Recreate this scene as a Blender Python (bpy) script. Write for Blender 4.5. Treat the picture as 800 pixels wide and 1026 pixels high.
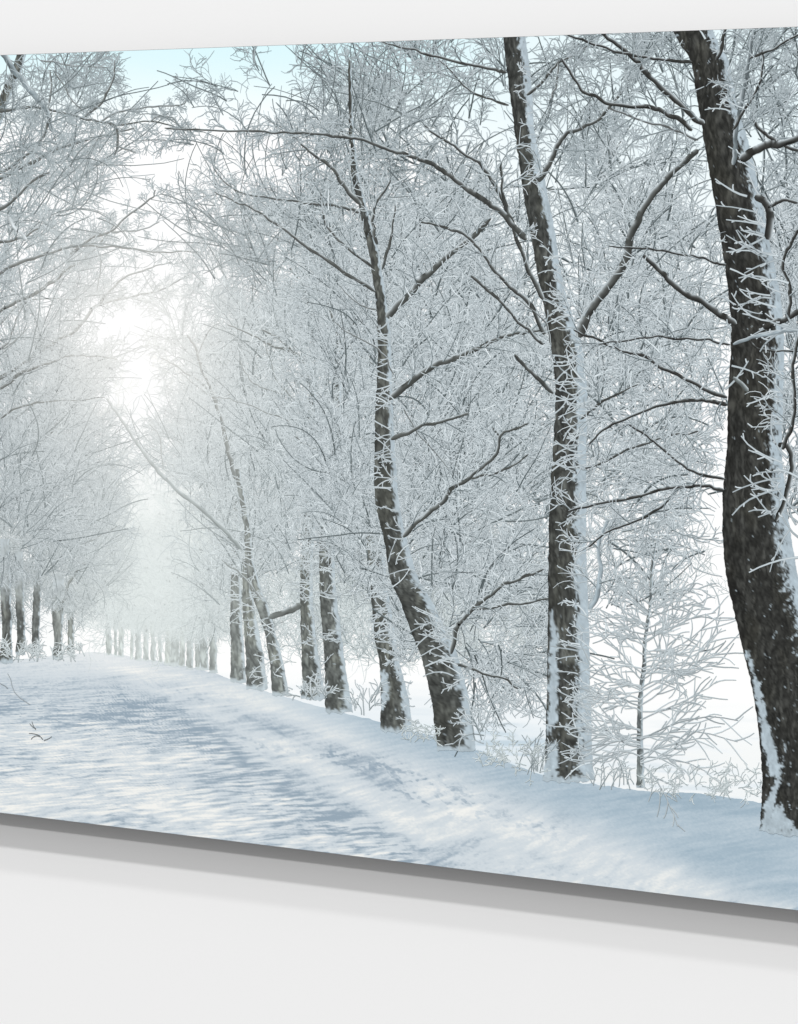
# A large winter-avenue print on a thin floating panel, hung on a plain white wall.
# The picture is flat ink on a flat sheet, so it is built as flat printed shapes lying on that sheet
# (all of the ink is less than two millimetres deep); the only light in the place is the studio lamps.
import bpy, math
import numpy as np

rng = np.random.default_rng(7)
scene = bpy.context.scene
for o in list(bpy.data.objects): bpy.data.objects.remove(o)

# ------------------------------------------------------------------ studio geometry
F = 2200.0                       # focal length of the camera, in print-layout pixels (800 wide)
VPX, HY = -4804.0, 226.0         # vanishing point of the panel's long edges, eye level
D = 2.4                          # metres to the panel
EYE = 1.5
_l = math.hypot(VPX-400, F)
CU, SU = (400-VPX)/_l, F/_l      # cosine / sine of the angle between camera and wall
YAW = math.atan2(SU, CU)
AMB = .52                         # brightness of the studio surround
E_TOTAL = 1.07                   # light that falls on wall and print

def sheet(px, py):
    """layout coordinates -> metres on the print (x along the wall, z up)"""
    a = (np.asarray(px, float)-400)/F; b = (HY-np.asarray(py, float))/F
    t = CU*D/(a*SU+CU)
    return SU*D + t*(CU*a-SU), EYE + t*b

def ink(rgb):
    c = np.clip(np.asarray(rgb, float)/255.0, 0, 1)
    lin = np.where(c <= 0.04045, c/12.92, ((c+0.055)/1.055)**2.4)
    return np.clip(lin/E_TOTAL, 0.002, 0.955)

# ------------------------------------------------------------------ noise
def _hash(ix, iy, s):
    h = (ix.astype(np.int64)*374761393 + iy.astype(np.int64)*668265263 + s*974711) & 0x7fffffff
    h = ((h ^ (h >> 13))*1274126177) & 0x7fffffff
    return ((h ^ (h >> 16)) & 0xffff)/65535.0
def vnoise(x, y, s=0):
    x = np.asarray(x, float); y = np.asarray(y, float)
    ix = np.floor(x); iy = np.floor(y); fx = x-ix; fy = y-iy
    fx = fx*fx*(3-2*fx); fy = fy*fy*(3-2*fy)
    a = _hash(ix, iy, s); b = _hash(ix+1, iy, s); c = _hash(ix, iy+1, s); d = _hash(ix+1, iy+1, s)
    return (a*(1-fx)+b*fx)*(1-fy)+(c*(1-fx)+d*fx)*fy
def fbm(x, y, s=0, o=4):
    v = 0; a = 0.5; t = 0
    for i in range(o):
        v = v + a*vnoise(x*2**i, y*2**i, s+i*17); t += a; a *= 0.55
    return v/t
def sstep(a, b, x):
    t = np.clip((np.asarray(x, float)-a)/(b-a), 0, 1); return t*t*(3-2*t)
def mix(a, b, t):
    t = np.asarray(t, float)[..., None]
    return np.asarray(a, float)*(1-t)+np.asarray(b, float)*t

# ------------------------------------------------------------------ materials
def mat(name, build):
    m = bpy.data.materials.new(name); m.use_nodes = True
    nt = m.node_tree; b = nt.nodes['Principled BSDF']; build(nt, b); return m
def _ink(nt, b):
    a = nt.nodes.new('ShaderNodeVertexColor'); a.layer_name = 'ink'
    nt.links.new(a.outputs['Color'], b.inputs['Base Color'])
    b.inputs['Roughness'].default_value = 0.6
    b.inputs['Specular IOR Level'].default_value = 0.0
M_INK = mat('printing_ink', _ink)
def _wall(nt, b):
    tc = nt.nodes.new('ShaderNodeTexCoord'); n = nt.nodes.new('ShaderNodeTexNoise')
    n.inputs['Scale'].default_value = 260; n.inputs['Detail'].default_value = 3
    nt.links.new(tc.outputs['Object'], n.inputs['Vector'])
    r = nt.nodes.new('ShaderNodeValToRGB')
    r.color_ramp.elements[0].color = (0.797, 0.797, 0.797, 1); r.color_ramp.elements[1].color = (0.807, 0.807, 0.807, 1)
    nt.links.new(n.outputs['Fac'], r.inputs['Fac']); nt.links.new(r.outputs['Color'], b.inputs['Base Color'])
    b.inputs['Roughness'].default_value = 0.9; b.inputs['Specular IOR Level'].default_value = 0.0
M_WALL = mat('matt_white_paint', _wall)
def _metal(nt, b):
    n = nt.nodes.new('ShaderNodeTexNoise'); n.inputs['Scale'].default_value = 90
    r = nt.nodes.new('ShaderNodeValToRGB')
    r.color_ramp.elements[0].color = (0.05, 0.05, 0.052, 1); r.color_ramp.elements[1].color = (0.07, 0.07, 0.072, 1)
    nt.links.new(n.outputs['Fac'], r.inputs['Fac']); nt.links.new(r.outputs['Color'], b.inputs['Base Color'])
    b.inputs['Roughness'].default_value = 0.45
M_SHEET = mat('dark_composite_sheet', _metal)
def _wood(nt, b):
    n = nt.nodes.new('ShaderNodeTexNoise'); n.inputs['Scale'].default_value = 30
    r = nt.nodes.new('ShaderNodeValToRGB')
    r.color_ramp.elements[0].color = (0.36, 0.27, 0.17, 1); r.color_ramp.elements[1].color = (0.45, 0.34, 0.22, 1)
    nt.links.new(n.outputs['Fac'], r.inputs['Fac']); nt.links.new(r.outputs['Color'], b.inputs['Base Color'])
    b.inputs['Roughness'].default_value = 0.7
M_WOOD = mat('pine_wood', _wood)

# ------------------------------------------------------------------ objects
def link(o, parent=None):
    scene.collection.objects.link(o)
    if parent is not None: o.parent = parent
    return o
def mesh_from(name, verts, quads, m, parent=None, cols=None):
    me = bpy.data.meshes.new(name)
    verts = np.ascontiguousarray(verts, np.float32); quads = np.ascontiguousarray(quads, np.int32)
    me.vertices.add(len(verts)); me.vertices.foreach_set('co', verts.ravel())
    me.loops.add(quads.size); me.loops.foreach_set('vertex_index', quads.ravel())
    me.polygons.add(len(quads))
    me.polygons.foreach_set('loop_start', np.arange(0, quads.size, 4, dtype=np.int32))
    me.polygons.foreach_set('use_smooth', np.zeros(len(quads), dtype=bool))
    me.update(calc_edges=True)
    if cols is not None:
        at = me.color_attributes.new('ink', 'FLOAT_COLOR', 'POINT')
        c = np.ones((len(verts), 4), np.float32); c[:, :3] = cols
        at.data.foreach_set('color', c.ravel())
    me.materials.append(m)
    return link(bpy.data.objects.new(name, me), parent)
def box(name, x0, x1, y0, y1, z0, z1, m, parent=None):
    v = [(x, y, z) for x in (x0, x1) for y in (y0, y1) for z in (z0, z1)]
    q = [(0, 1, 3, 2), (4, 6, 7, 5), (0, 4, 5, 1), (2, 3, 7, 6), (0, 2, 6, 4), (1, 5, 7, 3)]
    return mesh_from(name, np.array(v), np.array(q), m, parent)

# the wall: the panel hangs a few millimetres out of parallel with it
GAP, TILT = 0.040, 0.0039
wall = box('wall', -3.0, 3.0, 0, 0.12, -0.6, 3.6, M_WALL)
wall.location = (0, GAP, 0); wall.rotation_euler = (0, 0, -TILT)
wall['kind'] = 'structure'

X0, _ = sheet(-190, 400); X1, _ = sheet(960, 400)
_, ZT = sheet(400, 40.7); _, ZB = sheet(400, 863.6)
X0 = float(X0); X1 = float(X1); ZT = float(ZT); ZB = float(ZB)
art = link(bpy.data.objects.new('wall_print', None))
art.location = ((X0+X1)/2, 0, ZB)
art['label'] = 'large unframed print of a frosted winter tree avenue floating off the white wall'
art['category'] = 'wall print'
OFF = np.array([-(X0+X1)/2, 0, -ZB])
def part(o): return o
box('panel', X0+OFF[0], X1+OFF[0], 0.0, 0.004, 0, ZT-ZB, M_SHEET, art)
fr = 0.09
for (a, b_, c, d) in ((X0+fr, X1-fr, ZT-fr-.03, ZT-fr), (X0+fr, X1-fr, ZB+fr, ZB+fr+.03),
                      (X0+fr, X0+fr+.03, ZB+fr+.031, ZT-fr-.031), (X1-fr-.03, X1-fr, ZB+fr+.031, ZT-fr-.031)):
    box('hanging_batten', a+OFF[0], b_+OFF[0], 0.0045, 0.0245, c+OFF[2], d+OFF[2], M_WOOD, art)

# ------------------------------------------------------------------ the print: layers of ink
_layer = [1e-5]
STEP = 5e-6
def next_layer():
    _layer[0] += STEP*1.15; return _layer[0]
class Ink:
    """collects flat ribbons and patches of ink, makes ONE mesh"""
    def __init__(s): s.v = []; s.q = []; s.c = []; s.n = 0
    def grid(s, P, C, z):
        """P [..,A,B,2] layout points, C same with rgb, z [..] height of ink above the sheet"""
        P = np.asarray(P, float); A, B = P.shape[-3], P.shape[-2]
        P = P.reshape(-1, A, B, 2); C = np.asarray(C, float).reshape(-1, A, B, 3); N = len(P)
        x, zz = sheet(P[..., 0], P[..., 1])
        # keep the ink on the sheet
        x = np.clip(x, X0+.0003, X1-.0003); zz = np.clip(zz, ZB+.0003, ZT-.0003)
        y = -np.broadcast_to(np.reshape(np.broadcast_to(z, (N,)), (N, 1, 1)), x.shape)
        V = np.stack([x, y, zz], -1).reshape(-1, 3)
        base = np.arange(N)[:, None, None]*(A*B)
        i = (np.arange(A-1)[:, None]*B+np.arange(B-1)[None, :])[None]+base
        Q = np.stack([i, i+1, i+B+1, i+B], -1).reshape(-1, 4)+s.n
        # drop what was clipped away entirely
        zq = zz.reshape(-1)[(Q-s.n)]; xq = x.reshape(-1)[(Q-s.n)]
        keep = (np.ptp(zq, axis=1) > 1e-7) & (np.ptp(xq, axis=1) > 1e-7)
        s.v.append(V); s.q.append(Q[keep]); s.c.append(ink(C).reshape(-1, 3)); s.n += len(V)
    def build(s, name, parent):
        V = np.concatenate(s.v); Q = np.concatenate(s.q); C = np.concatenate(s.c)
        used = np.zeros(len(V), bool); used[Q.ravel()] = True
        idx = np.cumsum(used)-1
        V = V[used]+OFF; C = C[used]; Q = idx[Q]
        # parts of a printed thing keep the print's own origin when the parent has one
        p = parent
        while p is not art and p is not None:
            V = V-np.array(p.location); p = p.parent
        return mesh_from(name, V, Q, M_INK, parent, C)

def node(name, label=None):
    e = link(bpy.data.objects.new(name, None), art)
    if label: e['label'] = label
    return e

# the air in the picture: sun glare and pale depth of the avenue, as printed
def air(P, C, far):
    """far 0..1 how deep in the picture the thing lies"""
    x, y = P[..., 0], P[..., 1]
    r2 = ((x-130)/70)**2+((y-335)/76)**2
    g1 = np.exp(-r2*0.5)
    g2 = np.exp(-0.5*(((x-140)/100)**2+((y-400)/180)**2))
    g3 = np.exp(-0.5*(((x-158)/52)**2+((y-570)/95)**2))
    C = mix(C, (222, 231, 229), np.clip(g3*far*.95, 0, .86))
    C = mix(C, (244, 247, 246), np.clip(g2*(.24+.40*far), 0, .9))
    C = mix(C, (255, 254, 250), np.clip(g1*(.66+.42*far), 0, .98))
    return C

def spline(pts, n):
    p = np.array(pts, float)
    p = np.vstack([2*p[0]-p[1], p, 2*p[-1]-p[-2]])
    seg = len(p)-3; u = np.linspace(0, seg-1e-9, n); i = u.astype(int); t = (u-i)[:, None]
    a, b, c, d = p[i], p[i+1], p[i+2], p[i+3]
    return .5*((2*b)+(c-a)*t+(2*a-5*b+4*c-d)*t*t+(3*b-a-3*c+d)*t**3)

def normals(P):
    d = np.gradient(P, axis=-2); l = np.linalg.norm(d, axis=-1, keepdims=True)+1e-9
    d = d/l; n = np.stack([-d[..., 1], d[..., 0]], -1)
    # n points to the underside (y grows downwards in the layout)
    flip = np.where(np.mean(n[..., 1], axis=-1) < 0, -1.0, 1.0)[..., None, None]
    return n*flip

def ribbons(I, P, W, colours, z, far, var=10):
    """P [N,n,2] centre lines, W [N,n] widths, colours: rgb list from the underside to the top side"""
    P = np.asarray(P, float); N, n, _ = P.shape; K = len(colours)
    nm = normals(P); s = np.linspace(.5, -.5, K)
    G = P[:, :, None, :]+nm[:, :, None, :]*(W[:, :, None]*s)[..., None]
    C = np.broadcast_to(np.array(colours, float)[None, None], (N, n, K, 3)).copy()
    C += rng.normal(0, var, (N, 1, 1, 1))
    C = air(G, C, far)
    I.grid(G, C, z)

def grow(root, ang, length, n=5, bend=.25, jit=.12):
    N = len(ang); k = rng.normal(0, bend, N)
    h = ang[:, None]+k[:, None]*np.linspace(0, 1, n-1)[None]*2+np.cumsum(rng.normal(0, jit, (N, n-1)), 1)
    st = (length/(n-1))[:, None]
    dx = np.cumsum(np.cos(h)*st, 1); dy = np.cumsum(np.sin(h)*st, 1)
    P = np.zeros((N, n, 2)); P[:, :, :] = root[:, None, :]
    P[:, 1:, 0] += dx; P[:, 1:, 1] += dy
    return P
def offspring(P, k, t0=.12, t1=1.0, a0=.45, a1=1.05, lift=0.0):
    """k side shoots per line: roots, headings, parent index, position"""
    N, n, _ = P.shape
    t = np.clip((np.arange(k)[None]+rng.random((N, k)))/k, 0, 1)*(t1-t0)+t0
    u = t*(n-1)-1e-6; i = np.clip(u.astype(int), 0, n-2); f = (u-i)[..., None]
    r = np.arange(N)[:, None]
    p = P[r, i]*(1-f)+P[r, i+1]*f; d = P[r, i+1]-P[r, i]
    side = np.where((np.arange(k)[None]+rng.integers(0, 2, (N, 1))) % 2 == 0, 1.0, -1.0)
    h = np.arctan2(d[..., 1], d[..., 0])+side*rng.uniform(a0, a1, (N, k))
    h = h-lift*np.cos(h)*0  # shoots keep their own heading
    return p.reshape(-1, 2), h.ravel(), np.repeat(np.arange(N), k), t.ravel()

class Tone:
    def __init__(s, d, k=1.0, frosty=1.0):
        s.d = d; s.frosty = frosty
        L = lambda a, b, t=d: np.array(a, float)*(1-t)+np.array(b, float)*t
        s.bark = L((58, 59, 57), (158, 168, 165), d**.62); s.dark = L((84, 93, 95), (160, 172, 173))
        s.mid = L((144, 156, 161), (180, 192, 194))*k; s.frost = L((192, 202, 207), (210, 219, 219))*k
        s.pale = L((213, 221, 225), (219, 227, 227))*k; s.snow = L((180, 195, 204), (205, 216, 218))

def spray(I, roots, ang, length, tone, zb, w=2.4, kids=(7, 3), fine=1.0, dark_main=True, bend=.30, frosty=None, twig=(.5, 1.15)):
    """frosted shoots: a branchlet, its side shoots and their twigs"""
    if len(roots) == 0: return
    far = tone.d; w = w*.57
    z = lambda N: zb+rng.random(N)*STEP
    frosty = tone.frosty if frosty is None else frosty
    top = np.clip((230-np.mean(roots[:, 1]))/200, 0, .45)          # the high twigs of the picture carry less rime
    fr = mix(tone.mid, tone.frost, np.array(frosty*(1-top))); pa = mix(tone.mid, tone.pale, np.array(frosty*(1-top)))
    P = grow(roots, ang, length, 7, bend, .06)
    W = w*1.1*np.linspace(1, .55, 7)[None]*rng.uniform(.75, 1.2, (len(P), 1))
    ribbons(I, P, W, [tone.dark, tone.dark, tone.mid, fr] if dark_main else [tone.mid, fr, pa], z(len(P)), far)
    r, h, pi, t = offspring(P, kids[0], .08, 1.0, .35, .95)
    l = length[pi]*rng.uniform(.26, .72, len(pi))*(1.15-.6*t)
    Q = grow(r, h, l, 5, bend*1.3, .09)
    W = w*fine*np.linspace(1.0, .55, 5)[None]*rng.uniform(.65, 1.25, (len(Q), 1))
    ribbons(I, Q, W, [mix(tone.dark, tone.mid, np.array(.35)), tone.mid, fr, fr], z(len(Q)), far, 13)
    r, h, pj, t = offspring(Q, kids[1], .15, 1.0, .35, 1.0)
    l2 = np.clip(l[pj]*rng.uniform(*twig, len(pj)), 3, 40)
    S = grow(r, h, l2, 4, .28, .10)
    W = w*fine*np.linspace(.9, .5, 4)[None]*rng.uniform(.6, 1.25, (len(S), 1))
    ribbons(I, S, W, [tone.mid, fr, pa], z(len(S)), far, 14)

def cloud(I, tone, zb, cx, cy, rx, ry, n, origin, lo, hi, w, spread=.45, gaps=.75, lines=.2, **kw):
    """a cloud of sprays that all lean away from the tree's own foot, in clumps with gaps between"""
    f = float(np.clip((340-cy)/200, 0, 1)); n = int(n*1.5*(1-.48*f)); w = w*(1-.14*f); lines = lines+.7*f
    m = int(n*1.5); a = rng.random(m)*2*np.pi; r = np.sqrt(rng.random(m))
    roots = np.stack([cx+rx*r*np.cos(a), cy+ry*r*np.sin(a)], -1)
    k = rng.random(m) < 1-gaps*sstep(.58, .42, fbm(roots[:, 0]/34, roots[:, 1]/30, int(cx*7+cy), 3))
    gx = np.interp(roots[:, 1], [60, 150, 250, 335, 420, 500], [165, 146, 133, 130, 136, 142]); gw = np.interp(roots[:, 1], [60, 150, 250, 335, 420, 500], [44, 32, 26, 40, 24, 14])
    k &= rng.random(m) > .9*sstep(1.15, .8, np.abs(roots[:, 0]-gx)/gw)*sstep(520, 470, roots[:, 1])
    roots = roots[k][:n]; m = len(roots)
    ang = np.arctan2(roots[:, 1]-origin[1], roots[:, 0]-origin[0])+rng.normal(0, spread, m)
    spray(I, roots, ang, rng.uniform(lo, hi, m), tone, zb, w, **kw)
    q = min(m, int(m*lines))                                              # long bare branchlets, thin and dark
    if q:
        P = grow(roots[:q], ang[:q]+rng.normal(0, .3, q), rng.uniform(hi*.8, hi*2.0, q), 10, .35, .05)
        ribbons(I, P, w*.8*np.linspace(1.1, .6, 10)[None]*rng.uniform(.6, 1.3, (q, 1)), [tone.dark*.94, tone.dark, mix(tone.dark, tone.mid, np.array(.7))], zb+(.35+.65*rng.random(q))*STEP, tone.d, 8)

def limb(I, pts, w0, w1, tone, zb, shoots=0, sl=(18, 45), sw=2.2, snow=True, col=None, **kw):
    L = np.sum(np.linalg.norm(np.diff(np.array(pts, float), axis=0), axis=1))
    n = max(12, int(L/2.0)); P = spline(pts, n); sd = int(rng.integers(1, 9999))
    q = np.linspace(0, L, n); nm = normals(P[None])[0]
    P = P+nm*((fbm(q/16, q*0, sd, 3)-.5)*np.clip(np.minimum(q, L-q)/10, 0, 1)*4.6)[:, None]
    W = np.linspace(w0, w1, n)**1.0*(.86+.28*fbm(q/7, q*0, sd+5, 2))
    W[0] *= .45; W[1] *= .8; W[-1] *= .4
    b = tone.bark if col is None else np.array(col, float)
    ss = np.array([.5, .3, .1, -.1, -.28, -.4, -.5])
    nm = normals(P[None])[0]; G = P[:, None, :]+nm[:, None, :]*(W[:, None]*ss)[..., None]
    fr_ = np.array([0, 0, .06, .2, .6, .95, 1.0])[None]*sstep(.26, .50, fbm(q/9, q*0, sd+9, 3))[:, None]*(1.0 if snow else 0)
    br = (.80+.5*(fbm(q[:, None]/6+0*ss, ss[None]*3+q[:, None]*0, sd+2, 2)-.3))*np.array([.86, .94, 1.02, 1.1, 1.12, 1.1, 1.05])[None]
    C = mix(b[None, None]*br[..., None], tone.frost, np.clip(fr_+(.25 if w0 < 2.6 else 0), 0, 1))
    I.grid(G[None], air(G, C, tone.d)[None], zb+(.45+.5*rng.random())*STEP)
    if shoots:
        k = int(shoots*L/10)
        if k > 0:
            r, h, _, t = offspring(P[None], k, .05, 1.0, .4, 1.1)
            spray(I, r, h, rng.uniform(sl[0], sl[1], k), tone, zb, sw, **kw)

def trunk(I, rows, tone, zb, snow_r=(.74, .1), snow_l=0., seed=0, patches=(), flecks=.5, fade=0.):
    """rows: (y, left, right) down the trunk; bark with furrows, snow packed on the weather side"""
    R = np.array(rows, float); H = abs(R[-1, 0]-R[0, 0]); n = int(H/1.3)+8
    S = spline(R, n); y, xl, xr = S[:, 0], S[:, 1], S[:, 2]
    xl = xl+(fbm(y/5, y*0+seed, 3)-.5)*2.0; xr = xr+(fbm(y/5, y*0+seed+9, 5)-.5)*2.0
    wid = np.mean(xr-xl); K = int(np.clip(wid/1.1, 6, 60))+1
    s = np.linspace(0, 1, K)
    X = xl[:, None]+(xr-xl)[:, None]*s[None]; Y = np.repeat(y[:, None], K, 1)+(s[None]-.5)*wid*.02
    tt = np.linspace(0, 1, n)[:, None]
    Y = Y+np.clip((tt*H-H+8)/8, 0, 1)*(wid*.08*(np.sin(np.pi*s)[None]-.5)+5.0*min(1, wid/16)*(fbm(X/3.0, X*0+seed, 51, 3)-.5))
    furrow = fbm(X/2.6+fbm(X/9, Y/14, 7+seed)*4, Y/9, 11+seed, 4)
    blotch = fbm(X/14, Y/30, 21+seed, 3)
    ridge = 1-np.abs(2*fbm(X/3.4+fbm(X/8, Y/18, 9+seed)*3, Y/15, 15+seed, 3)-1)
    crack = 1-np.abs(2*fbm(X/2.3+fbm(X/6, Y/12, 8+seed)*2, Y/8, 16+seed, 2)-1)
    v = .98+.95*(.72-ridge)+.28*(.72-crack)+.35*(furrow-.45)+.16*(blotch-.5)
    v = np.clip(v, .6, 1.42)
    v = v*(.90+.16*np.sin(np.pi*s)[None])
    C = tone.bark[None, None]*v[..., None]
    C = mix(C, C*np.array([1.01, 1.0, .97]), np.clip((blotch-.45)*3, 0, 1))
    edge = .45*fbm(X/5, Y/8, 31+seed, 3)+.55*fbm(X/1.7, Y/3.2, 37+seed, 3)
    m = sstep(snow_r[0]-.04, snow_r[0]+.07, s[None]+(edge-.5)*(.34+snow_r[1]*2.0)+0*Y)
    fl = .62*fbm(X/1.7, Y/3.2, 41+seed, 3)+.38*(1-furrow)
    ramp = sstep(R[0, 0]+H*.55, R[-1, 0], Y)
    f2 = sstep(.71-.17*flecks*ramp*(.25+.75*s[None]**2), .78-.15*flecks*ramp*(.25+.75*s[None]**2), fl)
    hf = min(4, wid*.4)+wid*.10; foot = sstep(.42, .60, fbm(X/3.2, Y/6, 71+seed, 3)*.75+.45*(1-(R[-1, 0]-Y)/hf)-.1+.25*np.abs(s[None]-.45)*2)*sstep(hf*1.5, hf*.4, R[-1, 0]-Y)
    m = np.maximum(m, foot)
    for p in patches:                                               # snow stuck in the bark
        p = np.array(p, float); l_ = np.interp(Y, p[:, 0], p[:, 1]); r_ = np.interp(Y, p[:, 0], p[:, 2])
        d_ = np.minimum(np.minimum(X-l_, r_-X), np.minimum(Y-p[0, 0], p[-1, 0]-Y)*.5)
        m = np.maximum(m, sstep(-.9, 1.3, d_+(edge-.5)*11+(blotch-.5)*4))
    if snow_l:
        ml = sstep(snow_l+.05, snow_l-.03, s[None]+(edge-.5)*.3)*sstep(.35, .6, ramp+.35*fbm(X/30, Y/30, 61+seed))
        m = np.maximum(m, ml)
    C = mix(C, tone.snow*(.96+.30*(edge[..., None]-.5)+.16*(fl[..., None]-.5)), np.clip(np.maximum(m, f2*.8), 0, 1))
    if fade: C = mix(C, (190, 201, 206), np.clip(.8*sstep(.50, .08, tt)*fade+(edge-.5)*.9*sstep(.75, .45, tt), 0, .96)+0*X)
    P = np.stack([X, Y], -1)
    I.grid(P[None], air(P, C, tone.d)[None], zb)

def frost_on(I, rows, tone, zb, n, y0, y1, side=1, ln=(14, 34), w=2.6, up=.2):
    n = max(2, int(n*(1.0 if tone.d > 0 else .9))); w = w*.62
    """pale rimed shoots that cross the front of a trunk"""
    R = np.array(rows, float); y = rng.uniform(y0, y1, n)
    xl = np.interp(y, R[:, 0], R[:, 1]); xr = np.interp(y, R[:, 0], R[:, 2])
    f = rng.uniform(.7, 1.3, n) if side > 0 else rng.uniform(-.3, .3, n)
    x = xl+(xr-xl)*f
    ang = (np.pi if side > 0 else 0)+rng.normal(side*up, .45, n)
    P = grow(np.stack([x, y], -1), ang, rng.uniform(*ln, n)*1.15, 6, .25, .08)
    z = lambda N: zb+rng.random(N)*STEP
    ribbons(I, P, w*np.linspace(1.15, .6, 6)[None]*rng.uniform(.8, 1.2, (n, 1)), [tone.mid, tone.frost, tone.frost, tone.mid*1.06], z(n), tone.d, 12)
    r, h, pi, t = offspring(P, 2, .3, .95, .4, .9)
    Q = grow(r, h, rng.uniform(4, 12, len(h))*w/2.6, 4, .2, .10)
    ribbons(I, Q, w*.85*np.linspace(1, .8, 4)[None]*np.ones((len(Q), 1)), [tone.mid, tone.frost, tone.pale], z(len(Q)), tone.d, 8)

# ================================================================== sky of the picture
def patch(name, xs, ys, colour, zb, parent=art, warp=None):
    I = Ink(); X, Y = np.meshgrid(xs, ys)
    if warp is not None: X, Y = warp(X, Y)
    P = np.stack([X, Y], -1); I.grid(P[None], colour(X, Y)[None], zb)
    return I.build(name, parent)
def sky_col(X, Y):
    c = mix((218, 245, 250), (255, 255, 255), sstep(35, 150+.16*np.clip(X-250, 0, 600), Y+25*(fbm(X/120, Y/60, 3)-.5)))
    c = mix(c, (236, 247, 250), sstep(380, 560, X)*sstep(420, 120, Y)*.8)
    g = np.exp(-.5*(((X-155)/60)**2+((Y-590)/70)**2))
    return mix(c, (226, 234, 231), g*.9)
patch('printed_sky', np.linspace(-200, 970, 160), np.linspace(-5, 700, 140), sky_col, next_layer())

# ------------------------------------------------------------------ bright field behind the trees
def field_col(X, Y):
    st = fbm(X/70, (Y-.05*X)/5, 5, 4)
    b = sstep(665, 790, Y-.05*(X-500)+30*(st-.5))
    c = mix((255, 255, 254), (206, 222, 233), b*(.9-.55*sstep(540, 620, X)))
    c = mix(c, (176, 197, 210), sstep(.56, .72, st)*sstep(700, 770, Y)*(.7-.5*sstep(540, 620, X)))
    w = sstep(.60, .45, st)*sstep(720, 760, Y)*.35
    return mix(c, (248, 248, 244), w)
def field_warp(X, Y):
    v = (Y-600)/240
    return X, (636+.02*(X-400))+v*250
patch('printed_field', np.linspace(60, 970, 460), np.linspace(600, 840, 130), field_col, next_layer(), warp=field_warp)

# ------------------------------------------------------------------ snow-covered road in the foreground
EDGE = spline([(-200, 672), (0, 663), (60, 658), (92, 655), (120, 658), (160, 664), (205, 673), (250, 690), (300, 704), (350, 717), (400, 730),
               (470, 750), (545, 779), (600, 788), (640, 794), (700, 797), (760, 806), (800, 822), (880, 850), (970, 870)], 500)
def road_y(X): return np.interp(X, EDGE[:, 0], EDGE[:, 1])
def road_warp(X, V):
    top = road_y(X)-1.5+3*(fbm(X/9, X*0, 77)-.5)
    bot = 814.5+.1225*X+4
    return X, top+(bot-top)*V
def lane(X, Y, pts, s0, s1):
    p = np.array(pts, float); yl = np.interp(X, p[:, 0], p[:, 1]); f = np.clip((X-p[0, 0])/(p[-1, 0]-p[0, 0]), 0, 1)
    s_ = s0+(s1-s0)*f
    return np.exp(-.5*((Y-yl)/s_)**2)*sstep(p[0, 0]-45, p[0, 0]+15, X)*sstep(p[-1, 0]+45, p[-1, 0]-15, X)
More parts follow.
